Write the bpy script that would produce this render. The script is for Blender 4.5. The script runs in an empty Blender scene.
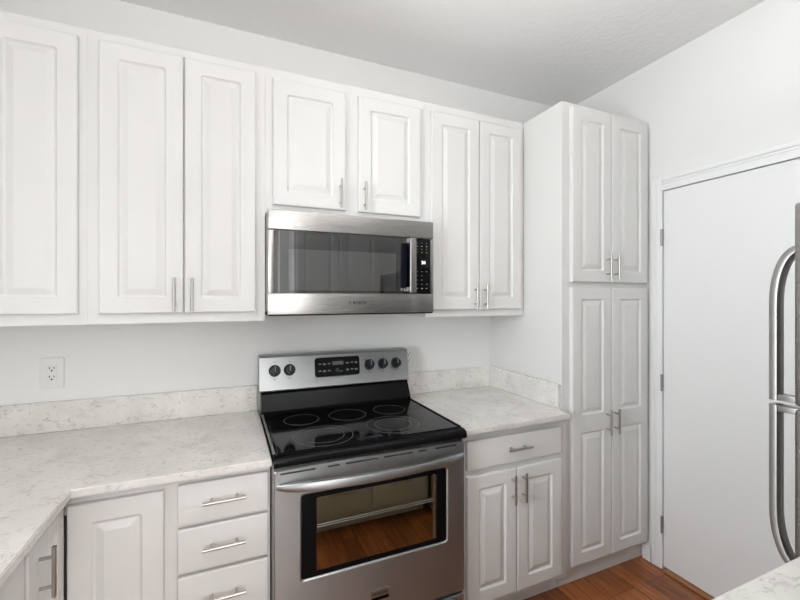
import bpy, bmesh, math, random
from mathutils import Vector, Matrix
random.seed(7)
S = bpy.context.scene
COL = S.collection
R = math.radians

# ------------------------------------------------------------------ camera
cam_d = bpy.data.cameras.new('camera'); cam = bpy.data.objects.new('camera', cam_d); COL.objects.link(cam)
cam_d.sensor_width = 36.0; cam_d.lens = 396.5 / 800 * 36.0
cam_d.shift_x = 0.005; cam_d.shift_y = -0.00325; cam_d.clip_start = 0.02
cam.location = (0, -2.078, 1.470); cam.rotation_euler = (R(90), 0, R(-22.98))
S.camera = cam
S.view_settings.view_transform = 'Standard'; S.view_settings.look = 'None'
S.view_settings.gamma = 1.0; S.view_settings.exposure = 0.14; S.view_settings.use_curve_mapping = False

# ------------------------------------------------------------------ world and lights
w = bpy.data.worlds.new('sky'); S.world = w; w.use_nodes = True
w.node_tree.nodes['Background'].inputs[0].default_value = (0.88, 0.94, 1.0, 1)
w.node_tree.nodes['Background'].inputs[1].default_value = 0.9

def area(name, loc, rot, sx, sy, power, col):
    d = bpy.data.lights.new(name, 'AREA'); d.shape = 'RECTANGLE'; d.size = sx; d.size_y = sy
    d.energy = power; d.color = col
    o = bpy.data.objects.new(name, d); COL.objects.link(o); o.location = loc; o.rotation_euler = rot
    return o
# daylight at the two windows (side window over the left counter, unseen rear window added for more light)
area('daylight_side', (-1.32, -1.66, 1.62), (0, R(-90), 0), 1.0, 0.9, 56, (0.93, 0.97, 1.0))
area('added_daylight_rear', (-.33, -5.30, 1.45), (R(90), 0, 0), 1.4, 2.0, 60, (0.97, 0.98, 1.0))
# added uplight, bounced off the ceiling as soft fill from out of view
area('added_bar_fill', (0.60, -1.75, 2.252), (R(180), 0, 0), 1.3, 0.14, 17, (1.0, 0.985, 0.97))
area('added_rear_fill', (0.5, -3.9, 2.665), (0, 0, 0), 0.5, 0.5, 24, (1.0, 0.96, 0.91))  # fill light added in the room behind the camera

# ------------------------------------------------------------------ materials
def nodes(name):
    m = bpy.data.materials.new(name); m.use_nodes = True
    nt = m.node_tree; b = nt.nodes['Principled BSDF']
    return m, nt, b
def plain(name, col, rough=0.5, metal=0.0, coat=0.0, spec=0.5, ns=60, bump=0.0, var=0.02):
    m, nt, b = nodes(name)
    tc = nt.nodes.new('ShaderNodeTexCoord'); n = nt.nodes.new('ShaderNodeTexNoise')
    n.inputs['Scale'].default_value = ns; n.inputs['Detail'].default_value = 4
    nt.links.new(tc.outputs['Object'], n.inputs['Vector'])
    mx = nt.nodes.new('ShaderNodeMix'); mx.data_type = 'RGBA'
    mx.inputs['A'].default_value = (*[c * (1 - var) for c in col], 1)
    mx.inputs['B'].default_value = (*[min(1, c * (1 + var)) for c in col], 1)
    nt.links.new(n.outputs['Fac'], mx.inputs['Factor']); nt.links.new(mx.outputs['Result'], b.inputs['Base Color'])
    b.inputs['Roughness'].default_value = rough; b.inputs['Metallic'].default_value = metal
    b.inputs['Coat Weight'].default_value = coat; b.inputs['Specular IOR Level'].default_value = spec
    if bump:
        bp = nt.nodes.new('ShaderNodeBump'); bp.inputs['Strength'].default_value = bump; bp.inputs['Distance'].default_value = 0.004
        nt.links.new(n.outputs['Fac'], bp.inputs['Height']); nt.links.new(bp.outputs['Normal'], b.inputs['Normal'])
    return m
def emit(name, col, s):
    m, nt, b = nodes(name); b.inputs['Base Color'].default_value = (*col, 1)
    b.inputs['Emission Color'].default_value = (*col, 1); b.inputs['Emission Strength'].default_value = s
    return m
M = {}
M['wall'] = plain('wall_paint', (0.82, 0.815, 0.805), 0.75, ns=220, bump=0.05, var=0.006)
M['trim'] = plain('trim_paint', (0.84, 0.84, 0.84), 0.4, var=0.004)
M['cab'] = plain('white_cabinet_finish', (0.745, 0.737, 0.724), 0.45, spec=0.4, ns=8, var=0.006)
M['dark'] = plain('dark_recess', (0.03, 0.03, 0.03), 0.6)
M['black'] = plain('black_enamel', (0.005, 0.005, 0.006), 0.10, spec=0.13)
M['glass_top'] = plain('black_ceramic_glass', (0.006, 0.006, 0.0065), 0.05, spec=0.22)
M['ring'] = plain('burner_ring_print', (0.085, 0.085, 0.085), 0.3)
M['plastic'] = plain('black_plastic', (0.008, 0.009, 0.014), 0.32, spec=0.35)
M['plate'] = plain('white_plastic', (0.78, 0.78, 0.76), 0.35, var=0.003)
M['nickel'] = plain('brushed_nickel', (0.50, 0.48, 0.46), 0.32, metal=1.0, ns=300)
M['mark'] = plain('pale_print', (0.42, 0.42, 0.42), 0.5)
M['mark_dim'] = plain('dim_print', (0.16, 0.15, 0.14), 0.5)
M['print_dark'] = plain('dark_print', (0.05, 0.05, 0.05), 0.5)
M['chrome'] = plain('chrome', (0.75, 0.75, 0.75), 0.15, metal=1.0)
M['hinge'] = plain('satin_hinge', (0.36, 0.34, 0.32), 0.4, metal=1.0)
M['screen'] = emit('display_glow', (0.75, 0.88, 1.0), 1.6)
M['diffuser'] = emit('added_diffuser_glow', (1.0, 0.97, 0.92), 1.2)  # glow for the added ceiling light in the next room
M['globe'] = emit('added_globe_glow', (1.0, 0.97, 0.94), 3.5)  # glow for the added globe, brightens ceiling and right wall
M['shade'] = emit('added_shade_glow', (1.0, 0.975, 0.94), 6.2)  # glow for the added fill lamp behind the camera
M['rubber'] = plain('grey_plastic', (0.18, 0.18, 0.18), 0.6)

def ceiling_mat():
    m, nt, b = nodes('textured_ceiling'); tc = nt.nodes.new('ShaderNodeTexCoord')
    n = nt.nodes.new('ShaderNodeTexNoise'); n.inputs['Scale'].default_value = 38; n.inputs['Detail'].default_value = 5
    nt.links.new(tc.outputs['Object'], n.inputs['Vector'])
    r = nt.nodes.new('ShaderNodeValToRGB'); r.color_ramp.elements[0].position = 0.45; r.color_ramp.elements[1].position = 0.62
    nt.links.new(n.outputs['Fac'], r.inputs['Fac'])
    bp = nt.nodes.new('ShaderNodeBump'); bp.inputs['Strength'].default_value = 0.2; bp.inputs['Distance'].default_value = 0.004
    nt.links.new(r.outputs['Color'], bp.inputs['Height']); nt.links.new(bp.outputs['Normal'], b.inputs['Normal'])
    b.inputs['Base Color'].default_value = (0.86, 0.855, 0.85, 1); b.inputs['Roughness'].default_value = 0.85
    return m
M['ceiling'] = ceiling_mat()

def steel(name, col, rough, grain=(3, 3, 260)):
    m, nt, b = nodes(name); tc = nt.nodes.new('ShaderNodeTexCoord'); mp = nt.nodes.new('ShaderNodeMapping')
    mp.inputs['Scale'].default_value = grain
    n = nt.nodes.new('ShaderNodeTexNoise'); n.inputs['Scale'].default_value = 4; n.inputs['Detail'].default_value = 3
    nt.links.new(tc.outputs['Object'], mp.inputs['Vector']); nt.links.new(mp.outputs['Vector'], n.inputs['Vector'])
    mr = nt.nodes.new('ShaderNodeMapRange'); mr.inputs['To Min'].default_value = rough - 0.05; mr.inputs['To Max'].default_value = rough + 0.07
    nt.links.new(n.outputs['Fac'], mr.inputs['Value']); nt.links.new(mr.outputs['Result'], b.inputs['Roughness'])
    mx = nt.nodes.new('ShaderNodeMix'); mx.data_type = 'RGBA'
    mx.inputs['A'].default_value = (*[c * .93 for c in col], 1); mx.inputs['B'].default_value = (*[c * 1.05 for c in col], 1)
    nt.links.new(n.outputs['Fac'], mx.inputs['Factor']); nt.links.new(mx.outputs['Result'], b.inputs['Base Color'])
    b.inputs['Metallic'].default_value = 1.0; b.inputs['Anisotropic'].default_value = 0.7; b.inputs['Anisotropic Rotation'].default_value = 0.25
    tg = nt.nodes.new('ShaderNodeTangent'); tg.direction_type = 'RADIAL'; tg.axis = 'Z'
    nt.links.new(tg.outputs['Tangent'], b.inputs['Tangent'])
    return m
M['steel'] = steel('brushed_steel', (0.40, 0.39, 0.38), 0.28)
M['steel_range'] = steel('satin_steel', (0.41, 0.425, 0.43), 0.40)
M['steel_dark'] = steel('grey_steel', (0.40, 0.39, 0.38), 0.42)

def quartz():
    m, nt, b = nodes('veined_quartz'); tc = nt.nodes.new('ShaderNodeTexCoord')
    mp = nt.nodes.new('ShaderNodeMapping'); mp.inputs['Scale'].default_value = (1.0, 1.7, 1.7); mp.inputs['Rotation'].default_value = (0.25, 0.2, 0.55)
    nt.links.new(tc.outputs['Object'], mp.inputs['Vector'])
    def noise(sc, det, dist, src):
        n = nt.nodes.new('ShaderNodeTexNoise'); n.inputs['Scale'].default_value = sc; n.inputs['Detail'].default_value = det
        n.inputs['Distortion'].default_value = dist; nt.links.new(src, n.inputs['Vector']); return n.outputs['Fac']
    def ramp(src, stops):
        r = nt.nodes.new('ShaderNodeValToRGB')
        while len(r.color_ramp.elements) < len(stops): r.color_ramp.elements.new(0.5)
        for e, (p, v) in zip(r.color_ramp.elements, stops): e.position = p; e.color = (v, v, v, 1)
        nt.links.new(src, r.inputs['Fac']); return r.outputs['Color']
    v1 = ramp(noise(17, 3, 1.6, mp.outputs['Vector']), [(0.44, 0), (0.5, 0.75), (0.56, 0)])
    msk = ramp(noise(15, 3, 0.4, tc.outputs['Object']), [(0.52, 0), (0.68, 1)])
    v2 = ramp(noise(48, 3, 0.5, mp.outputs['Vector']), [(0.575, 0), (0.76, 0.95)])
    mul = nt.nodes.new('ShaderNodeMath'); mul.operation = 'MULTIPLY'; nt.links.new(v1, mul.inputs[0]); nt.links.new(msk, mul.inputs[1])
    mxm = nt.nodes.new('ShaderNodeMath'); mxm.operation = 'MAXIMUM'; nt.links.new(mul.outputs[0], mxm.inputs[0]); nt.links.new(v2, mxm.inputs[1])
    cl = ramp(noise(6, 4, 0.5, tc.outputs['Object']), [(0.3, 0), (0.7, 1)])
    base = nt.nodes.new('ShaderNodeMix'); base.data_type = 'RGBA'
    base.inputs['A'].default_value = (0.68, 0.65, 0.62, 1); base.inputs['B'].default_value = (0.80, 0.775, 0.745, 1)
    nt.links.new(cl, base.inputs['Factor'])
    fm = nt.nodes.new('ShaderNodeMath'); fm.operation = 'MULTIPLY'; fm.inputs[1].default_value = 0.72
    nt.links.new(mxm.outputs[0], fm.inputs[0])
    mx = nt.nodes.new('ShaderNodeMix'); mx.data_type = 'RGBA'; nt.links.new(fm.outputs[0], mx.inputs['Factor'])
    nt.links.new(base.outputs['Result'], mx.inputs['A']); mx.inputs['B'].default_value = (0.36, 0.33, 0.30, 1)
    nt.links.new(mx.outputs['Result'], b.inputs['Base Color']); b.inputs['Roughness'].default_value = 0.24
    return m
M['quartz'] = quartz()

def wood_floor():
    m, nt, b = nodes('red_brown_plank_floor'); tc = nt.nodes.new('ShaderNodeTexCoord')
    mp = nt.nodes.new('ShaderNodeMapping'); mp.inputs['Rotation'].default_value = (0, 0, R(90)); nt.links.new(tc.outputs['Object'], mp.inputs['Vector'])
    br = nt.nodes.new('ShaderNodeTexBrick'); br.inputs['Scale'].default_value = 1.0
    br.inputs['Brick Width'].default_value = 0.9; br.inputs['Row Height'].default_value = 0.09; br.inputs['Mortar Size'].default_value = 0.0012
    br.inputs['Color1'].default_value = (0.41, 0.14, 0.045, 1); br.inputs['Color2'].default_value = (0.22, 0.075, 0.028, 1); br.inputs['Mortar'].default_value = (0.05, 0.016, 0.007, 1)
    br.offset = 0.37; br.offset_frequency = 3
    nt.links.new(mp.outputs['Vector'], br.inputs['Vector'])
    mg = nt.nodes.new('ShaderNodeMapping'); mg.inputs['Scale'].default_value = (30, 2.2, 1); nt.links.new(tc.outputs['Object'], mg.inputs['Vector'])
    n = nt.nodes.new('ShaderNodeTexNoise'); n.inputs['Scale'].default_value = 2; n.inputs['Detail'].default_value = 6; n.inputs['Distortion'].default_value = 0.6
    nt.links.new(mg.outputs['Vector'], n.inputs['Vector'])
    r = nt.nodes.new('ShaderNodeValToRGB'); r.color_ramp.elements[0].color = (0.55, 0.55, 0.55, 1); r.color_ramp.elements[1].color = (1.3, 1.25, 1.2, 1)
    r.color_ramp.elements[0].position = 0.3; r.color_ramp.elements[1].position = 0.7
    nt.links.new(n.outputs['Fac'], r.inputs['Fac'])
    mx = nt.nodes.new('ShaderNodeMix'); mx.data_type = 'RGBA'; mx.blend_type = 'MULTIPLY'; mx.inputs['Factor'].default_value = 1
    nt.links.new(br.outputs['Color'], mx.inputs['A']); nt.links.new(r.outputs['Color'], mx.inputs['B'])
    nt.links.new(mx.outputs['Result'], b.inputs['Base Color']); b.inputs['Roughness'].default_value = 0.33
    return m
M['floor'] = wood_floor()
M['oak'] = plain('oak_strip', (0.36, 0.155, 0.06), 0.4, ns=40, var=0.15)

def tinted(name, tint, refl, rough=0.0, rcol=(0.9, 0.9, 0.9)):
    # thin pane: what lies behind shows through the tint, plus a mirror-like surface reflection
    m = bpy.data.materials.new(name); m.use_nodes = True; nt = m.node_tree; nt.nodes.clear()
    o = nt.nodes.new('ShaderNodeOutputMaterial'); t = nt.nodes.new('ShaderNodeBsdfTransparent'); g = nt.nodes.new('ShaderNodeBsdfGlossy')
    t.inputs['Color'].default_value = (*tint, 1); g.inputs['Color'].default_value = (*rcol, 1); g.inputs['Roughness'].default_value = rough
    lw = nt.nodes.new('ShaderNodeFresnel'); lw.inputs['IOR'].default_value = 1.5
    ad = nt.nodes.new('ShaderNodeMath'); ad.operation = 'ADD'; ad.inputs[1].default_value = refl; nt.links.new(lw.outputs[0], ad.inputs[0])
    mx = nt.nodes.new('ShaderNodeMixShader'); nt.links.new(ad.outputs[0], mx.inputs['Fac'])
    nt.links.new(t.outputs[0], mx.inputs[1]); nt.links.new(g.outputs[0], mx.inputs[2]); nt.links.new(mx.outputs[0], o.inputs['Surface'])
    return m
M['pane'] = tinted('window_glass', (0.95, 0.97, 0.97), 0.0)
M['oven_glass'] = tinted('oven_door_glass', (0.30, 0.27, 0.20), 0.26, 0.01, (0.95, 0.90, 0.62))
M['mw_glass'] = tinted('dark_door_glass', (0.70, 0.70, 0.71), 0.07, 0.01)

# ------------------------------------------------------------------ mesh helpers
ORG = {}
class MB:
    def __init__(s): s.bm = bmesh.new()
    def box(s, x0, x1, y0, y1, z0, z1, bev=0.0, seg=2, mat=None):
        t = bmesh.new(); bmesh.ops.create_cube(t, size=1)
        for v in t.verts: v.co = Vector((x0 + (v.co.x + .5) * (x1 - x0), y0 + (v.co.y + .5) * (y1 - y0), z0 + (v.co.z + .5) * (z1 - z0)))
        if bev: bmesh.ops.bevel(t, geom=t.edges[:], offset=bev, segments=seg, affect='EDGES', profile=0.6)
        s.add(t, mat); return s
    def add(s, t, mat=None):
        if mat is not None: bmesh.ops.transform(t, matrix=mat, verts=t.verts)
        me = bpy.data.meshes.new('tmp'); t.to_mesh(me); t.free(); s.bm.from_mesh(me); bpy.data.meshes.remove(me); return s
    def cyl(s, a, b, r, n=20, r2=None, cap=True):
        a = Vector(a); b = Vector(b); d = b - a; t = bmesh.new()
        bmesh.ops.create_cone(t, cap_ends=cap, segments=n, radius1=r, radius2=r if r2 is None else r2, depth=d.length)
        s.add(t, Matrix.Translation((a + b) / 2) @ d.to_track_quat('Z', 'Y').to_matrix().to_4x4()); return s
    def lathe(s, prof, c, axis=(0, 0, 1), n=32):
        t = bmesh.new(); rings = []
        for r, h in prof:
            rings.append([t.verts.new((max(r, 1e-5) * math.cos(2 * math.pi * i / n), max(r, 1e-5) * math.sin(2 * math.pi * i / n), h)) for i in range(n)])
        for a, b in zip(rings, rings[1:]):
            for i in range(n): t.faces.new((a[i], a[(i + 1) % n], b[(i + 1) % n], b[i]))
        t.faces.new(rings[0][::-1]); t.faces.new(rings[-1])
        q = Vector(axis).to_track_quat('Z', 'Y').to_matrix().to_4x4()
        s.add(t, Matrix.Translation(c) @ q); return s
    def annulus(s, c, r0, r1, th=0.0006, n=64):
        t = bmesh.new(); L = []
        for (r, z) in ((r0, 0), (r0, th), (r1, th), (r1, 0)):
            L.append([t.verts.new((r * math.cos(2 * math.pi * i / n), r * math.sin(2 * math.pi * i / n), z)) for i in range(n)])
        for k in range(4):
            a, b = L[k], L[(k + 1) % 4]
            for i in range(n): t.faces.new((a[i], b[i], b[(i + 1) % n], a[(i + 1) % n]))
        s.add(t, Matrix.Translation(c)); return s
    def sweep(s, pts, w, h, up=(0, 0, 1), nseg=12):
        # elliptical section (w along the side, h along up) swept along pts
        t = bmesh.new(); rings = []; pts = [Vector(p) for p in pts]; up = Vector(up)
        for i, p in enumerate(pts):
            d = (pts[min(i + 1, len(pts) - 1)] - pts[max(i - 1, 0)]).normalized()
            side = d.cross(up).normalized(); u = side.cross(d).normalized()
            ww = w[i] if isinstance(w, list) else w; hh = h[i] if isinstance(h, list) else h
            ring = []
            for k in range(nseg):
                a = 2 * math.pi * k / nseg; c, sn = math.cos(a), math.sin(a)
                c = math.copysign(abs(c) ** .6, c); sn = math.copysign(abs(sn) ** .6, sn)
                ring.append(t.verts.new(p + side * ww / 2 * c + u * hh / 2 * sn))
            rings.append(ring)
        for a, b in zip(rings, rings[1:]):
            for i in range(nseg): t.faces.new((a[i], a[(i + 1) % nseg], b[(i + 1) % nseg], b[i]))
        t.faces.new(rings[0][::-1]); t.faces.new(rings[-1]); s.add(t); return s
    def prism(s, poly, x0, x1):
        # polygon in (y,z), extruded along x
        t = bmesh.new(); a = [t.verts.new((x0, y, z)) for y, z in poly]; b = [t.verts.new((x1, y, z)) for y, z in poly]
        n = len(poly); t.faces.new(a[::-1]); t.faces.new(b)
        for i in range(n): t.faces.new((a[i], a[(i + 1) % n], b[(i + 1) % n], b[i]))
        s.add(t); return s
    def flat(s, poly, z0, z1, bev=0.0):
        # polygon in (x,y), extruded along z
        t = bmesh.new(); a = [t.verts.new((x, y, z0)) for x, y in poly]; b = [t.verts.new((x, y, z1)) for x, y in poly]
        n = len(poly); t.faces.new(a[::-1]); t.faces.new(b)
        for i in range(n): t.faces.new((a[i], a[(i + 1) % n], b[(i + 1) % n], b[i]))
        bmesh.ops.recalc_face_normals(t, faces=t.faces)
        if bev: bmesh.ops.bevel(t, geom=[e for e in t.edges if abs(e.verts[0].co.z - e.verts[1].co.z) < 1e-6], offset=bev, segments=2, affect='EDGES')
        s.add(t); return s
    def xf(s, m): bmesh.ops.transform(s.bm, matrix=m, verts=s.bm.verts); return s
    def build(s, name, mat, parent=None, smooth=False):
        org = ORG.get(parent.name, Vector()) if parent else Vector()
        if parent is None:
            vs = [v.co for v in s.bm.verts]
            org = Vector(((min(v.x for v in vs) + max(v.x for v in vs)) / 2, (min(v.y for v in vs) + max(v.y for v in vs)) / 2, min(v.z for v in vs)))
        bmesh.ops.translate(s.bm, vec=-org, verts=s.bm.verts)
        bmesh.ops.recalc_face_normals(s.bm, faces=s.bm.faces)
        me = bpy.data.meshes.new(name); s.bm.to_mesh(me); s.bm.free(); me.materials.append(mat)
        o = bpy.data.objects.new(name, me); COL.objects.link(o)
        if smooth:
            for p in me.polygons: p.use_smooth = True
            me.set_sharp_from_angle(angle=R(38))
        if parent: o.parent = parent
        else: o.location = org
        ORG[o.name] = org
        return o
def thing(name, loc, label, cat, group=None):
    o = bpy.data.objects.new(name, None); COL.objects.link(o); o.location = loc; o.empty_display_size = 0.1
    ORG[o.name] = Vector(loc); return tag(o, label, cat, group)
def tag(o, label, cat, group=None):
    o['label'] = label; o['category'] = cat
    if group: o['group'] = group
    return o
def struct(o): o['kind'] = 'structure'; return o
def text_mb(body, size, depth=0.0004, bold=0.0):
    c = bpy.data.curves.new('lettering', 'FONT'); c.body = body; c.size = size; c.extrude = depth; c.offset = bold
    c.align_x = 'CENTER'; c.align_y = 'CENTER'; c.resolution_u = 2
    o = bpy.data.objects.new('lettering_tmp', c); COL.objects.link(o)
    dg = bpy.context.evaluated_depsgraph_get(); dg.update()
    me = bpy.data.meshes.new_from_object(o.evaluated_get(dg))
    bpy.data.objects.remove(o); bpy.data.curves.remove(c)
    m = MB(); m.bm.from_mesh(me); bpy.data.meshes.remove(me); return m
FRONT = Matrix.Rotation(R(90), 4, 'X')          # a text lying in XY stood up to face -Y

# ------------------------------------------------------------------ cabinet joinery
def rr(x0, z0, x1, z1, r, k=4):
    P = []
    for cx, cz, a0 in ((x1 - r, z1 - r, 0), (x0 + r, z1 - r, 90), (x0 + r, z0 + r, 180), (x1 - r, z0 + r, 270)):
        for i in range(k + 1):
            a = R(a0 + 90 * i / k); P.append((cx + r * math.cos(a), cz + r * math.sin(a)))
    return P
PROFILE = [(0, 0, .010), (.002, .0015, .0095), (.004, .0055, .009), (.007, .0080, .008), (.011, .0086, .007),
           (.013, .0082, .006), (.031, .0020, .002), (.033, .0012, .0015), (.035, .0008, .001)]
def panel_door(W, H, panels, t=0.02):
    # raised-panel door, local x 0..W, z 0..H, back at y=0, front at y=-t; panels stacked bottom to top
    bm = bmesh.new(); e = 0.006
    def ring(pts, y): return [bm.verts.new((x, y, z)) for x, z in pts]
    def bridge(a, b):
        n = len(a)
        for i in range(n): bm.faces.new((a[i], a[(i + 1) % n], b[(i + 1) % n], b[i]))
    # rounded outer edge
    outs = [(0, 0.0), (0, -(t - e)), (e * .13, -(t - e * .5)), (e * .5, -(t - e * .13)), (e, -t)]
    prev = None
    for ins, y in outs:
        r = ring([(ins, ins), (W - ins, ins), (W - ins, H - ins), (ins, H - ins)], y)
        if prev: bridge(prev, r)
        else: bm.faces.new(r[::-1])
        prev = r
    # front face split in cells, one per panel
    cuts = [e] + [(a[3] + b[1]) / 2 for a, b in zip(panels, panels[1:])] + [H - e]
    for i, (x0, z0, x1, z1) in enumerate(panels):
        prev = ring(rr(e, cuts[i], W - e, cuts[i + 1], 1e-6), -t)
        for ins, dep, rad in PROFILE:
            r = ring(rr(x0 + ins, z0 + ins, x1 - ins, z1 - ins, rad), -t + dep); bridge(prev, r); prev = r
        bm.faces.new(prev)
    bmesh.ops.remove_doubles(bm, verts=bm.verts, dist=1e-5)
    m = MB(); m.bm.free(); m.bm = bm; return m
def bar_handle(x, z, y, vertical=True, L=0.13, gap=0.030):
    # bar pull; y is the face it is screwed to; it stands out towards -y
    m = MB(); h = L / 2; p = 0.038; yb = y - gap
    if vertical:
        m.cyl((x, yb, z - h), (x, yb, z + h), .0054)
        for s in (-p, p): m.cyl((x, y, z + s), (x, yb, z + s), .0045)
    else:
        m.cyl((x - h, yb, z), (x + h, yb, z), .0054)
        for s in (-p, p): m.cyl((x + s, y, z), (x + s, yb, z), .0045)
    return m
def frame_matrix(ox, oy, rot): return Matrix.Translation((ox, oy, 0)) @ Matrix.Rotation(R(rot), 4, 'Z')
def add_door(root, x0, x1, z0, z1, yf, handle=None, stile=.058, split=None, mat=None):
    # yf: face-frame plane in the local frame (front towards -y); handle=(x,z)
    W, H = x1 - x0, z1 - z0
    if split: pans = [(stile, stile, W - stile, split - z0 - .044), (stile, split - z0 + .044, W - stile, H - stile)]
    else: pans = [(stile, stile, W - stile, H - stile)]
    d = panel_door(W, H, pans).xf(Matrix.Translation((x0, yf - .0006, z0)))
    if mat is not None: d.xf(mat)
    d = d.build('door', M['cab'], root)
    if handle:
        h = bar_handle(handle[0], handle[1], yf - .0205)
        if mat is not None: h.xf(mat)
        h.build('handle', M['nickel'], d, smooth=True)
    return d
def add_drawer(root, x0, x1, z0, z1, yf, mat=None, L=.13):
    d = MB().box(x0, x1, yf - .0205, yf - .0015, z0, z1, .005, 3)
    if mat is not None: d.xf(mat)
    d = d.build('drawer', M['cab'], root, smooth=True)
    h = bar_handle((x0 + x1) / 2, (z0 + z1) / 2 + .006, yf - .0205, False, L)
    if mat is not None: h.xf(mat)
    h.build('handle', M['nickel'], d, smooth=True)
    return d
def carcass(root, x0, x1, y0, yf, z0, z1, openings, mat=None, kick=None):
    # box with a face frame: openings = list of (x0,x1,z0,z1) cut in the frame; the inside is a dark-backed recess
    m = MB(); t = .016
    m.box(x0, x0 + t, yf + .02, y0, z0, z1).box(x1 - t, x1, yf + .02, y0, z0, z1)
    m.box(x0 + t, x1 - t, yf + .02, y0, z1 - t, z1).box(x0 + t, x1 - t, yf + .02, y0, z0 + .012, z0 + .012 + t)
    m.box(x0 + t, x1 - t, y0 - .008, y0, z0 + .028, z1 - t)
    # frame by grid of cells, leaving the openings empty
    xs = sorted({x0, x1} | {v for o in openings for v in o[:2]}); zs = sorted({z0, z1} | {v for o in openings for v in o[2:]})
    cells = {}
    for i in range(len(xs) - 1):
        for j in range(len(zs) - 1):
            cx, cz = (xs[i] + xs[i + 1]) / 2, (zs[j] + zs[j + 1]) / 2
            cells[i, j] = not any(o[0] < cx < o[1] and o[2] < cz < o[3] for o in openings)
    t_ = bmesh.new(); V = {}
    def v(i, j, k):
        if (i, j, k) not in V: V[i, j, k] = t_.verts.new((xs[i], (yf, yf + .02)[k], zs[j]))
        return V[i, j, k]
    for (i, j), on in cells.items():
        if not on: continue
        for k in (0, 1): t_.faces.new((v(i, j, k), v(i + 1, j, k), v(i + 1, j + 1, k), v(i, j + 1, k)))
        for di, dj, a, b in ((-1, 0, (i, j), (i, j + 1)), (1, 0, (i + 1, j), (i + 1, j + 1)), (0, -1, (i, j), (i + 1, j)), (0, 1, (i, j + 1), (i + 1, j + 1))):
            if not cells.get((i + di, j + dj), False): t_.faces.new((v(*a, 0), v(*b, 0), v(*b, 1), v(*a, 1)))
    m.add(t_)
    if kick: m.box(x0, x1, kick, kick + .016, 0.001, z0 + .001)
    if mat is not None: m.xf(mat)
    return m.build('cabinet_body', M['cab'], root)

# ------------------------------------------------------------------ room shell
XL, XR, ZC, YF, YR = -1.08, 2.172, 2.774, -2.34, -5.0
def shell(name, boxes, mat):
    m = MB()
    for b in boxes: m.box(*b)
    return struct(m.build(name, mat))
shell('floor', [(XL - .3, XR + .3, YR - .2, .2, -.1, 0)], M['floor'])
shell('ceiling', [(XL - .3, XR + .3, YR - .2, .2, ZC, ZC + .1)], M['ceiling'])
shell('wall_back', [(XL - .12, XR + .12, 0, .12, 0, ZC)], M['wall'])
DY0, DY1, DZ = -.666, -1.435, 2.047
shell('wall_right', [(XR, XR + .12, DY0, -.0005, 0, ZC), (XR, XR + .12, DY1, DY0, DZ, ZC), (XR, XR + .12, YR, DY1, 0, ZC)], M['wall'])
WY0, WY1, WZ0, WZ1 = -2.12, -1.20, 1.10, 2.15
shell('wall_left', [(XL - .12, XL, WY1, -.0005, 0, ZC), (XL - .12, XL, YR, WY0, 0, ZC), (XL - .12, XL, WY0, WY1, 0, WZ0), (XL - .12, XL, WY0, WY1, WZ1, ZC)], M['wall'])
shell('wall_front', [(.42, XR - .0005, YF - .12, YF, 0, ZC)], M['wall'])
RX0, RX1, RZ0, RZ1 = -1.0, .35, .35, 2.4
shell('wall_rear', [(XL - .12, RX0, YR - .12, YR, 0, ZC), (RX1, XR + .12, YR - .12, YR, 0, ZC), (RX0, RX1, YR - .12, YR, 0, RZ0), (RX0, RX1, YR - .12, YR, RZ1, ZC)], M['wall'])
def window(name, boxes, panes, label, ):
    m = MB()
    for b in boxes: m.box(*b, .004)
    o = m.build(name, M['trim']); struct(o)
    for p in panes: MB().box(*p).build('pane', M['pane'], o)
    return o
xa, xb = XL - .085, XL - .035
window('window_1', [(xa, xb, WY0, WY0 + .05, WZ0, WZ1), (xa, xb, WY1 - .05, WY1, WZ0, WZ1), (xa, xb, WY0 + .05, WY1 - .05, WZ0, WZ0 + .05),
                    (xa, xb, WY0 + .05, WY1 - .05, WZ1 - .05, WZ1), (xa + .01, xb - .01, WY0 + .05, WY1 - .05, 1.605, 1.645)],
       [(xa + .02, xa + .024, WY0 + .05, WY1 - .05, WZ0 + .05, WZ1 - .05)], '')
ya, yb = YR - .085, YR - .035  # rear window, added out of view to let light in
mid = (RX0 + RX1) / 2
window('added_window_rear', [(RX0, RX0 + .06, ya, yb, RZ0, RZ1), (RX1 - .06, RX1, ya, yb, RZ0, RZ1), (RX0 + .06, RX1 - .06, ya, yb, RZ0, RZ0 + .06),
                    (RX0 + .06, RX1 - .06, ya, yb, RZ1 - .06, RZ1), (mid - .03, mid + .03, ya, yb, RZ0 + .06, RZ1 - .06)],
       [(RX0 + .06, RX1 - .06, ya + .02, ya + .024, RZ0 + .06, RZ1 - .06)], '')
# side door: jamb and casing, slab, hinges, oak saddle
m = MB()
CW, CH = .056, .066
for y0, y1 in ((DY0, DY0 + CW), (DY1 - CW, DY1)):
    o = y1 if y0 == DY0 else y0; sg = 1 if y0 == DY0 else -1
    m.box(XR - .012, XR - .0005, y0, y1, .001, DZ + CH, .002)
    m.box(XR - .018, XR - .011, min(o, o - sg * .016), max(o, o - sg * .016), .001, DZ + CH, .003)
    m.box(XR - .015, XR - .011, min(o - sg * .020, o - sg * .027), max(o - sg * .020, o - sg * .027), .001, DZ + CH - .02, .002)
m.box(XR - .012, XR - .0005, DY1, DY0, DZ, DZ + CH, .002)
m.box(XR - .018, XR - .011, DY1, DY0, DZ + CH - .018, DZ + CH, .003)
m.box(XR - .015, XR - .011, DY1 - .02, DY0 + .02, DZ + CH - .031, DZ + CH - .023, .002)
m.box(XR + .04, XR + .115, DY0 - .012, DY0 - .0005, .001, DZ).box(XR + .04, XR + .115, DY1 + .0005, DY1 + .012, .001, DZ).box(XR + .04, XR + .115, DY1 + .012, DY0 - .012, DZ - .012, DZ - .0005)
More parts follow.
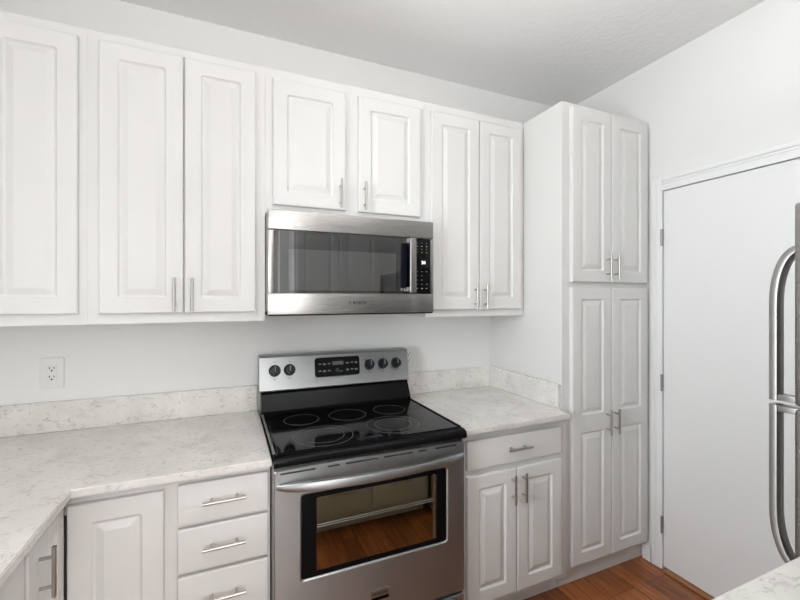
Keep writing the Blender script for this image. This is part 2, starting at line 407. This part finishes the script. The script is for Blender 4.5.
struct(m.build('trim_1', M['trim']))
slab = struct(MB().box(XR - .002, XR + .034, DY1 + .003, DY0 - .0035, .016, DZ - .0035, .0015).build('door_1', M['trim']))
for hz in (1.793, 1.010, .244):
    h = MB().cyl((XR - .016, DY0 - .001, hz - .045), (XR - .016, DY0 - .001, hz + .045), .0058)
    for k in (-.0165, .0165): h.cyl((XR - .016, DY0 - .001, hz + k - .001), (XR - .016, DY0 - .001, hz + k + .001), .0068)
    h.build('hinge', M['hinge'], slab, smooth=True)
struct(MB().box(XR - .03, XR + .10, DY1 + .013, DY0 - .013, .0005, .012, .004).build('trim_2', M['oak']))
struct(MB().box(XR - .016, XR - .0005, -.604, -.556, .0005, .085, .003).build('baseboard_right', M['trim']))
struct(MB().box(XR - .016, XR - .0005, -1.56, DY1 - CW - .002, .0005, .085, .003).build('baseboard_side', M['trim']))

# ------------------------------------------------------------------ wall cabinets on the back wall
G = 'white raised-panel wall cabinets along the back wall'
ZB, ZT, UF = 1.371, 2.452, -.300
def upper(x0, x1, z0, z1, doors, label, dz0, dz1):
    t = thing('wall_cabinet', ((x0 + x1) / 2, -.15, z0), label, 'cabinet', G)
    carcass(t, x0 + .0003, x1 - .0003, -.001, UF, z0, z1, [(a + .012, b - .012, dz0 + .012, dz1 - .012) for a, b, h in doors])
    for a, b, h in doors: add_door(t, a, b, dz0, dz1, UF, h)
    return t
upper(-1.078, -.472, ZB, ZT, [(-.768, -.498, None)], 'white wall cabinet at the far left, cut off by the photo edge, no handle showing', 1.410, 2.414)
upper(-.472, .146, ZB, ZT, [(-.436, -.161, (-.190, 1.481)), (-.157, .108, (-.128, 1.481))], 'tall white double-door wall cabinet left of the microwave, above the drawers', 1.409, 2.416)
upper(.146, .912, 1.832, ZT, [(.177, .497, (.470, 1.937)), (.559, .879, (.585, 1.937))], 'short white two-door wall cabinet directly above the microwave', 1.867, 2.407)
upper(.912, 1.533, ZB, ZT, [(.940, 1.2245, (1.195, 1.473)), (1.2295, 1.503, (1.257, 1.473))], 'tall white double-door wall cabinet between the microwave and the pantry', 1.407, 2.407)

# ------------------------------------------------------------------ pantry
t = thing('pantry_cabinet', (1.85, -.29, 0), 'floor-to-over-head white pantry cabinet with four raised-panel doors beside the door', 'cabinet')
PX0, PX1, PF = 1.537, XR - .002, -.578
carcass(t, PX0, PX1, -.001, PF, .095, ZT, [(1.62, 2.12, .14, 1.50), (1.62, 2.12, 1.57, 2.40)], kick=-.545)
# the left end panel runs to the floor
MB().box(PX0, PX0 + .016, -.542, -.001, .001, .0945).build('end_panel', M['cab'], t)
for a, b, hx in ((1.586, 1.862, 1.824), (1.866, 2.147, 1.884)):
    add_door(t, a, b, 1.548, 2.432, PF, (hx, 1.630))
    add_door(t, a, b, .118, 1.520, PF, (hx, .822), split=.828)

# ------------------------------------------------------------------ base cabinets
BF, BZ0, BZ1, KY = -.606, .095, .882, -.545
GB = 'white base cabinets under the quartz counters'
t = thing('base_cabinet', (1.22, -.3, 0), 'white base cabinet between range and pantry, one drawer over two doors', 'cabinet', GB)
carcass(t, .9075, 1.534, -.001, BF, BZ0, BZ1, [(.965, 1.47, .15, .68), (.965, 1.47, .735, .83)], kick=KY)
add_drawer(t, .950, 1.484, .718, .846, BF)
add_door(t, .950, 1.2150, .125, .692, BF, (1.187, .606)); add_door(t, 1.2195, 1.487, .125, .692, BF, (1.247, .606))
t = thing('base_cabinet', (-.16, -.3, 0), 'white base cabinet left of the range: stacked drawers beside one door without handle', 'cabinet', GB)
DR = ((.728, .860), (.572, .716), (.392, .560), (.122, .380))
carcass(t, -.478, .138, -.001, BF, BZ0, BZ1, [(-.456, -.22, .15, .82)] + [(-.12, .10, a + .02, b - .02) for a, b in DR], kick=KY)
for z0, z1 in DR: add_drawer(t, -.150, .130, z0, z1, BF)
add_door(t, -.4375, -.188, .125, .853, BF)
# left leg: fronts face +x
LX = -.462
LM = Matrix.Translation((LX - .606, 0, 0)) @ Matrix.Rotation(R(90), 4, 'Z')   # local x -> world y, local -y -> world x
t = thing('base_cabinet', (-.78, -.75, 0), 'white base cabinet of the left counter whose narrow door has the large bar handle', 'cabinet', GB)
carcass(t, -.856, -.645, -.002, BF, BZ0, BZ1, [(-.83, -.67, .15, .83)], mat=LM, kick=KY)
add_door(t, -.857, -.6275, .125, .858, BF, (-.795, .765), mat=LM, stile=.045)
t = thing('base_cabinet', (-.78, -1.2, 0), 'white base cabinet of the left counter nearest the camera, seen as a sliver', 'cabinet', GB)
carcass(t, -1.55, -.882, -.002, BF, BZ0, BZ1, [(-1.52, -.90, .15, .83)], mat=LM, kick=KY)
add_door(t, -1.210, -.871, .125, .858, BF, None, mat=LM); add_door(t, -1.545, -1.214, .125, .858, BF, None, mat=LM)

# ------------------------------------------------------------------ counters and upstands
CZ0, CZ1 = .888, .914
tag(MB().flat([(-1.078, -.002), (.1385, -.002), (.1385, -.659), (-.417, -.659), (-.417, -1.56), (-1.078, -1.56)], CZ0, CZ1, .003).build('countertop', M['quartz']),
    'pale speckled quartz countertop left of the range, turning the corner toward the camera', 'countertop')
tag(MB().flat([(.9070, -.002), (1.535, -.002), (1.535, -.577), (1.508, -.600), (1.508, -.660), (.9070, -.660)], CZ0, CZ1, .003).build('countertop', M['quartz']),
    'small square quartz countertop between the range and the pantry', 'countertop')
GS = 'quartz backsplash strips'
tag(MB().box(-1.058, .132, -.0205, -.001, CZ1 + .0006, 1.038, .002).build('backsplash', M['quartz']), 'low quartz backsplash strip on the wall behind the left counter', 'backsplash', GS)
tag(MB().box(.9075, 1.5145, -.0205, -.001, CZ1 + .0006, 1.036, .002).build('backsplash', M['quartz']), 'low quartz backsplash strip on the back wall right of the range', 'backsplash', GS)
tag(MB().box(1.5155, 1.5355, -.574, -.001, CZ1 + .0006, 1.036, .002).build('backsplash', M['quartz']), 'low quartz backsplash strip running along the pantry side', 'backsplash', GS)

# ------------------------------------------------------------------ microwave
MX0, MX1, MZ0, MZ1, MY = .1485, .9045, 1.400, 1.829, -.385
t = thing('microwave', (.527, -.2, MZ0), 'stainless over-the-range microwave with dark glass door under the short cabinet', 'microwave')
m = MB().box(MX0, MX1, MY + .001, -.002, MZ0 + .012, MZ1 - .002, .003).box(MX0 + .03, MX1 - .03, MY + .03, -.02, MZ0 + .002, MZ0 + .012)
m.build('housing', M['steel_dark'], t)
MB().box(MX0 + .003, MX1 - .003, MY - .015, -.02, MZ0 - .006, MZ0 - .0005, .001).build('bottom_edge', M['black'], t)
MB().box(MX0, MX1, MY - .018, MY + .0005, 1.748, MZ1, .004, 3).build('top_grille', M['steel'], t, smooth=True)
# door: steel surround, dark glass, inner screen, bottom band
DX1 = .797
d = MB()
d.box(MX0, .172, MY - .018, MY, 1.487, 1.745, .003).box(MX0, DX1 - .001, MY - .018, MY, MZ0, 1.486, .0012, 2)
door = d.build('oven_door', M['steel'], t, smooth=True)
MB().box(.1725, DX1 - .001, MY - .004, MY - .0005, 1.4875, 1.7445).build('door_backing', M['black'], door)
MB().box(.232, .715, MY - .0065, MY - .0045, 1.500, 1.672).build('window_screen', plain('grey_mesh_screen', (0.36, 0.35, 0.34), 0.5, ns=400, var=0.1), door)
MB().box(.1725, DX1 - .001, MY - .0165, MY - .0125, 1.4875, 1.7445).build('door_glass', M['mw_glass'], door)
h = MB().box(.764, .795, MY - .060, MY - .046, 1.492, 1.742, .004, 3)
h.box(.750, .785, MY - .050, MY - .0165, 1.718, 1.738, .003).box(.750, .785, MY - .050, MY - .0165, 1.496, 1.516, .003)
h.build('handle', M['steel'], door, smooth=True)
MB().box(.738, .763, MY - .024, MY - .0168, 1.512, 1.722, .002).build('handle_recess', plain('blue_black_trim', (0.003, 0.004, 0.010), 0.5, spec=0.1), door)
# badge: ring emblem and word
lt = text_mb('BOSCH', .019, bold=.0007).xf(Matrix.Translation((.536, MY - .0185, 1.4455)) @ FRONT)
e = MB().annulus((0, 0, 0), .0060, .0075, .0006, 24).xf(Matrix.Translation((.492, MY - .0180, 1.4455)) @ FRONT)
e.box(.4905, .4935, MY - .0187, MY - .018, 1.4405, 1.4505).box(.4885, .4955, MY - .0187, MY - .018, 1.4445, 1.4465)
lt.build('lettering', M['print_dark'], door); e.build('emblem', M['print_dark'], door)
cp = MB().box(DX1 + .001, .8885, MY - .017, MY - .0005, 1.4875, 1.7445, .002).build('control_panel', M['glass_top'], t, smooth=True)
MB().box(.8895, MX1, MY - .018, MY, 1.487, 1.745, .003).box(DX1 - .0004, MX1, MY - .0178, MY, MZ0, 1.486, .0012, 2).build('side_frame', M['steel'], t, smooth=True)
text_mb('24', .020, bold=.0006).xf(Matrix.Translation((.852, MY - .0175, 1.634)) @ FRONT).build('display', M['screen'], cp)
for rz in (1.726, 1.711, 1.697, 1.682, 1.592, 1.572, 1.552, 1.532, 1.512):
    for cx in (.818, .843, .868):
        if random.random() < .88:
            MB().box(cx - .0035, cx + .0035, MY - .0176, MY - .0168, rz - .0016, rz + .0016).build('key_mark', M['mark'] if rz == 1.711 or rz == 1.512 else M['mark_dim'], cp)

# ------------------------------------------------------------------ range
RX0_, RX1_ = .1420, .9050
t = thing('range', ((RX0_ + RX1_) / 2, -.35, 0), 'freestanding stainless electric range with black glass cooktop', 'stove')
b = MB().box(RX0_, RX1_, -.655, -.03, .04, .885).box(RX0_ + .03, RX1_ - .03, -.60, -.06, .0015, .04)
b.build('body', M['steel_dark'], t)
# cooktop: black enamel tray with rolled front edge, glass plate on top
poly = [(-.128, .886), (-.128, .926), (-.650, .926), (-.676, .924), (-.688, .917), (-.693, .906), (-.691, .896), (-.684, .889), (-.670, .886)]
ct = MB().prism(poly, RX0_, RX1_); ct = ct.build('cooktop', M['black'], t, smooth=True)
MB().box(RX0_ + .018, RX1_ - .018, -.652, -.160, .9262, .9290, .0012).build('glass_plate', M['glass_top'], ct)
for s in (RX0_, RX1_ - .010): MB().box(s + .001, s + .009, -.648, -.156, .9262, .9305, .0015).build('side_trim', M['steel_dark'] if s < .5 else M['black'], ct)
Z = .9291
for c, rad in (((.300, -.300), (.075,)), ((.508, -.306), (.084,)), ((.716, -.302), (.075,)), ((.345, -.535), (.116, .081)), ((.650, -.515), (.112, .077))):
    for r_ in rad: MB().annulus((c[0], c[1], Z), r_ - .0015, r_ + .0015).build('burner_ring', M['ring'], ct)
MB().box(.455, .560, -.636, -.614, Z, Z + .0005).build('surface_indicator', M['plastic'], ct)
# backguard
BX0, BX1 = RX0_ - .006, RX1_ - .004
bk = MB().prism([(-.03, .90), (-.03, 1.183), (-.085, 1.183), (-.100, 1.03), (-.150, .938), (-.150, .90)], RX0_ + .002, RX1_ - .002).build('backguard', M['black'], t)
pn = MB().prism([(-.026, 1.033), (-.026, 1.189), (-.100, 1.189), (-.108, 1.183), (-.128, 1.038), (-.132, 1.031), (-.128, 1.025), (-.110, 1.025)], BX0, BX1)
pn = pn.build('control_panel', M['steel_range'], bk, smooth=True)
def slant(z): return -.108 - (1.190 - z) / .145 * .020
TILT = math.atan2(.020, .145)
def on_panel(mb, x, z): return mb.xf(Matrix.Translation((x, slant(z) - .0003, z)) @ Matrix.Rotation(-TILT, 4, 'X') @ FRONT)
for kx in (.205, .274, .681, .755, .830):
    k = MB().lathe([(.0275, 0), (.0275, .004), (.024, .006), (.023, .020), (.020, .024), (0, .0245)], (0, 0, 0))
    k.box(-.0055, .0055, -.022, .022, .018, .034, .003)
    kn = on_panel(k, kx, 1.121).build('knob', M['plastic'], t, smooth=True)
    on_panel(MB().box(-.0012, .0012, -.002, .021, .0342, .0348), kx, 1.121).build('pointer', M['mark'], kn)
    for my in (.040, -.041): on_panel(MB().box(-.003, .003, my - .0015, my + .0015, 0, .0006), kx, 1.121).build('setting_mark', M['print_dark'], pn)
dp = MB().flat(rr(-.115, -.047, .115, .047, .013), 0, .006)
dp = on_panel(dp, .510, 1.122).build('display', M['glass_top'], t, smooth=True)
for row, y in enumerate((.016, -.018)):
    for i, x in enumerate((-.090, -.068, -.044, .050, .074, .096)):
        on_panel(MB().box(x - .007, x + .007, y - .003 - .003 * (i % 2), y + .003, .0062, .0066), .510, 1.122).build('key_mark', M['mark_dim'], dp)
on_panel(MB().box(-.026, .030, .008, .026, .0062, .0066), .510, 1.122).build('clock_window', plain('grey_green_lcd', (0.11, 0.11, 0.10), 0.3), dp)
on_panel(MB().annulus((-.002, -.018, .0062), .006, .008, .0005, 20).box(.010, .024, -.026, -.022, .0062, .0066), .510, 1.122).build('key_mark', M['mark_dim'], dp)
# front: vent strip, door, drawer
FY = -.678
dz0, dz1 = .258, .878
wx0, wx1, wz0, wz1 = .236, .818, .481, .779
d = MB()
def ringframe(mb, x0, x1, z0, z1, a0, a1, c0, c1, y0, y1, rad=.012, chamfer=.004):
    t_ = bmesh.new(); O = rr(x0, z0, x1, z1, .008); I = rr(a0, c0, a1, c1, rad)
    L = [[t_.verts.new((x, y, z)) for x, z in P] for P, y in ((O, y1), (O, y0 + .004), ([(x + (.004 if x < .5 else -.004), z + (.004 if z < .5 else -.004)) for x, z in O], y0), ([(x + (-.005 if x < (a0 + a1) / 2 else .005), z + (-.005 if z < (c0 + c1) / 2 else .005)) for x, z in I], y0), (I, y0 + chamfer), (I, y1))]
    n = len(O)
    for k in range(len(L)):
        a, b = L[k], L[(k + 1) % len(L)]
        for i in range(n): t_.faces.new((a[i], a[(i + 1) % n], b[(i + 1) % n], b[i]))
    mb.add(t_)
ringframe(d, RX0_ + .002, RX1_ - .002, dz0, dz1, wx0, wx1, wz0, wz1, FY, -.657)
od = d.build('oven_door', M['steel_range'], t)
for a, b_ in ((.165, .285), (.330, .372), (.395, .520), (.545, .665), (.690, .725), (.765, .862)):
    MB().box(a, b_, FY - .0004, FY + .002, .8620, .8685).build('vent_slot', M['dark'], od)
MB().box(wx0 + .001, wx1 - .001, -.668, -.658, wz0 + .001, wz1 - .001).build('door_liner', M['dark'], od)
# black border printed on the glass around the viewing area
g = MB(); ringframe(g, wx0 + .0005, wx1 - .0005, wz0 + .0005, wz1 - .0005, .290, .774, .499, .760, FY + .0045, FY + .0060, .004, .0005)
g.build('glass_border', M['black'], od)
MB().box(.288, .776, FY + .0065, FY + .0085, .497, .762).build('window_glass', M['oven_glass'], od)
MB().box(.760, .766, -.6795, -.6685, .506, .758).build('inner_trim', M['steel'], od)
rk = MB()
for zz in (.655, .663): rk.cyl((.292, -.674, zz), (.758, -.674, zz), .0018, 8)
rk.build('rack', M['steel_dark'], od)
# bowed handle
pts = []; ws = []; hs = []
for i in range(33):
    u = i / 32; x = RX0_ + .012 + u * (RX1_ - RX0_ - .024); bow = 1 - (2 * u - 1) ** 2
    pts.append((x, FY - .002 - .052 * bow ** .75, .823)); e_ = min(1, bow * 2.6)
    ws.append(.012 + .012 * e_); hs.append(.017 + .017 * e_ ** .7)
hd = MB().sweep(pts, ws, hs)
hd.build('handle', M['steel_range'], od, smooth=True)
bd = MB().box(.489, .566, FY - .004, FY - .0002, .331, .3725, .0015).build('badge', M['steel'], od)
text_mb('FRIGIDAIRE', .0125, bold=.0003).xf(Matrix.Translation((.5275, FY - .0042, .358)) @ FRONT).build('lettering', M['print_dark'], bd)
MB().box(.493, .562, FY - .0046, FY - .0040, .335, .346).build('badge_band', M['black'], bd)
dw = MB().box(RX0_ + .003, RX1_ - .003, FY + .002, -.658, .060, .246, .006, 3).build('storage_drawer', M['steel_range'], t, smooth=True)
MB().box(RX0_ + .05, RX1_ - .05, FY - .012, FY + .003, .222, .238, .005, 3).build('drawer_lip', M['steel_range'], dw, smooth=True)

# ------------------------------------------------------------------ outlets
GO = 'white wall outlets'
def outlet(x, z, label, r=0):
    t = thing('wall_outlet', (x, -.001, z - .067), label, 'outlet', GO)
    MB().box(x - .040, x + .040, -.0065, -.0008, z - .064, z + .064, .003, 3).build('cover_plate', M['plate'], t, smooth=True)
    s = MB().box(x - .017, x + .017, -.0085, -.006, z - .034, z + .034, .002).build('receptacle', M['plate'], t, smooth=True)
    for cz in (z + .018, z - .018):
        MB().box(x - .0090, x - .0060, -.0090, -.0084, cz - .001, cz + .008).box(x + .0060, x + .0090, -.0090, -.0084, cz, cz + .007)\
            .lathe([(.0035, 0), (.0035, .0006)], (x, -.0084, cz - .0075), (0, -1, 0), 14).build('socket', M['dark'], s)
outlet(-.672, 1.156, 'white wall outlet above the left counter, alone on the wall')
outlet(.955, 1.128, 'white wall outlet half hidden behind the range control panel')

# ------------------------------------------------------------------ near run: counter, cabinets, refrigerator
NM = Matrix.Translation((0, -2.338, 0)) @ Matrix.Rotation(R(180), 4, 'Z')     # fronts face +y
NF = -.670
t = thing('base_cabinet', (.84, -2.0, 0), 'white bank of drawers below the counter at the lower right', 'cabinet', GB)
carcass(t, -1.255, -.435, -.001, NF, BZ0, BZ1, [(-1.21, -.86, .15, .84), (-.83, -.48, .15, .84)], mat=NM, kick=-.60)
for z0, z1 in ((.70, .860), (.42, .688), (.125, .408)):
    add_drawer(t, -1.235, -.850, z0, z1, NF, NM, .16); add_drawer(t, -.842, -.455, z0, z1, NF, NM, .16)
tag(MB().box(.425, 1.262, -2.337, -1.632, CZ0, CZ1, .003).build('countertop', M['quartz']), 'quartz countertop corner at the lower right, near the side door', 'countertop')
t = thing('wall_cabinet', (.88, -2.18, ZB), 'white wall cabinet above the near counter, seen only in the microwave glass', 'cabinet')
carcass(t, -1.255, -.50, -.001, -.305, ZB, ZT, [(-1.22, -.53, ZB + .05, ZT - .05)], mat=NM)
for a, b_, hx in ((-1.235, -.8775, -.905), (-.8735, -.52, -.846)): add_door(t, a, b_, 1.409, 2.412, -.305, (hx, 1.481), mat=NM)
FX0, FX1, FYF = 1.265, 2.030, -1.569
t = thing('refrigerator', (1.65, -1.95, 0), 'stainless refrigerator cut by the right edge, with tall bowed handles', 'refrigerator')
MB().box(FX0 + .003, FX1 - .003, -2.325, FYF - .075, .035, 1.672, .006, 3).box(FX0 + .04, FX1 - .04, -2.28, FYF - .12, .0015, .036).build('body', M['steel_dark'], t, smooth=True)
for nm, z0, z1, hz in (('freezer_door', 1.2065, 1.699, (1.250, 1.590, 1)), ('fresh_food_door', .060, 1.1985, (1.205, .800, -1))):
    d = MB().box(FX0, FX1, FYF - .070, FYF, z0, z1, .008, 3).build(nm, M['steel'], t, smooth=True)
    za, zb, sgn = hz
    if sgn > 0: za = 1.2085
    else: za = 1.1965
    P = []; hx = FX0 + .034; out = .048
    # straight run from the split, then a bend that comes back to the door
    bend = .135
    L = abs(zb - za)
    P.append((hx, FYF + out, za)); P.append((hx, FYF + out, za + sgn * .02))
    P.append((hx, FYF + out, za + sgn * (L - bend) * .5)); P.append((hx, FYF + out, za + sgn * (L - bend)))
    for k in range(1, 11):
        a = k / 10 * R(90); P.append((hx, FYF - .004 + (out + .004) * (math.cos(a) ** .9 if k < 10 else 0), za + sgn * (L - bend + bend * math.sin(a))))
    hn = MB().sweep(P, .036, .022, up=(0, 1, 0)); 
    hn.box(hx - .014, hx + .014, FYF - .001, FYF + out, min(za, za + sgn * .016), max(za, za + sgn * .016), .002)
    hn.build('handle', M['steel_dark'], d, smooth=True)

# ------------------------------------------------------------------ fill lights added outside the frame
t = thing('added_uplight_bar', (.60, -1.75, 2.19), 'added white uplight bar that brightens the ceiling, unseen above the frame', 'light')  # unseen bar added to bounce soft light off the ceiling
MB().box(-.10, 1.30, -1.83, -1.67, 2.19, 2.245, .006).build('housing', M['trim'], t)
for rx in (.05, 1.15): MB().cyl((rx, -1.75, 2.24), (rx, -1.75, ZC - .001), .005).build('rod', M['nickel'], t, smooth=True)
def globe(x, y, z, r, label):
    t = thing('added_globe_light', (x, y, z - r), label, 'light', None)
    MB().lathe([(r * math.sin(math.pi * k / 20), -r * math.cos(math.pi * k / 20)) for k in range(21)], (x, y, z), n=36).build('globe', M['globe'], t, smooth=True)
    MB().cyl((x, y, z + r - .01), (x, y, ZC - .02), .006).build('rod', M['nickel'], t, smooth=True)
    MB().cyl((x, y, ZC - .025), (x, y, ZC - .0005), .06, 32).build('canopy', M['nickel'], t, smooth=True)
globe(1.15, -1.33, 2.56, .065, 'added white glass globe light near the side door, out of view')  # unseen globe added to light the ceiling and streak the microwave steel
t = thing('added_fill_lamp', (.02, -2.62, 0), 'added white drum-shade fill lamp, unseen behind the camera', 'lamp')  # added for flat frontal light on the wall under the cabinets
MB().lathe([(.15, 0.001), (.15, .018), (.03, .030), (.012, .04)], (.02, -2.62, 0)).build('base', M['nickel'], t, smooth=True)
MB().cyl((.02, -2.62, .03), (.02, -2.62, 1.30), .010).build('pole', M['nickel'], t, smooth=True)
MB().lathe([(.20, 0), (.17, .34)], (.02, -2.62, 1.20), n=40).build('fill_lamp_shade', M['shade'], t, smooth=True)
t = thing('added_ceiling_light', (.5, -3.9, ZC), 'added white square ceiling light in the next room, unseen behind the camera', 'light')  # unseen fixture added to go with the rear fill light
MB().box(.23, .77, -4.17, -3.63, ZC - .085, ZC - .001, .006).build('frame', M['trim'], t)
MB().box(.25, .75, -4.15, -3.65, ZC - .098, ZC - .086, .004).build('diffuser', M['diffuser'], t)
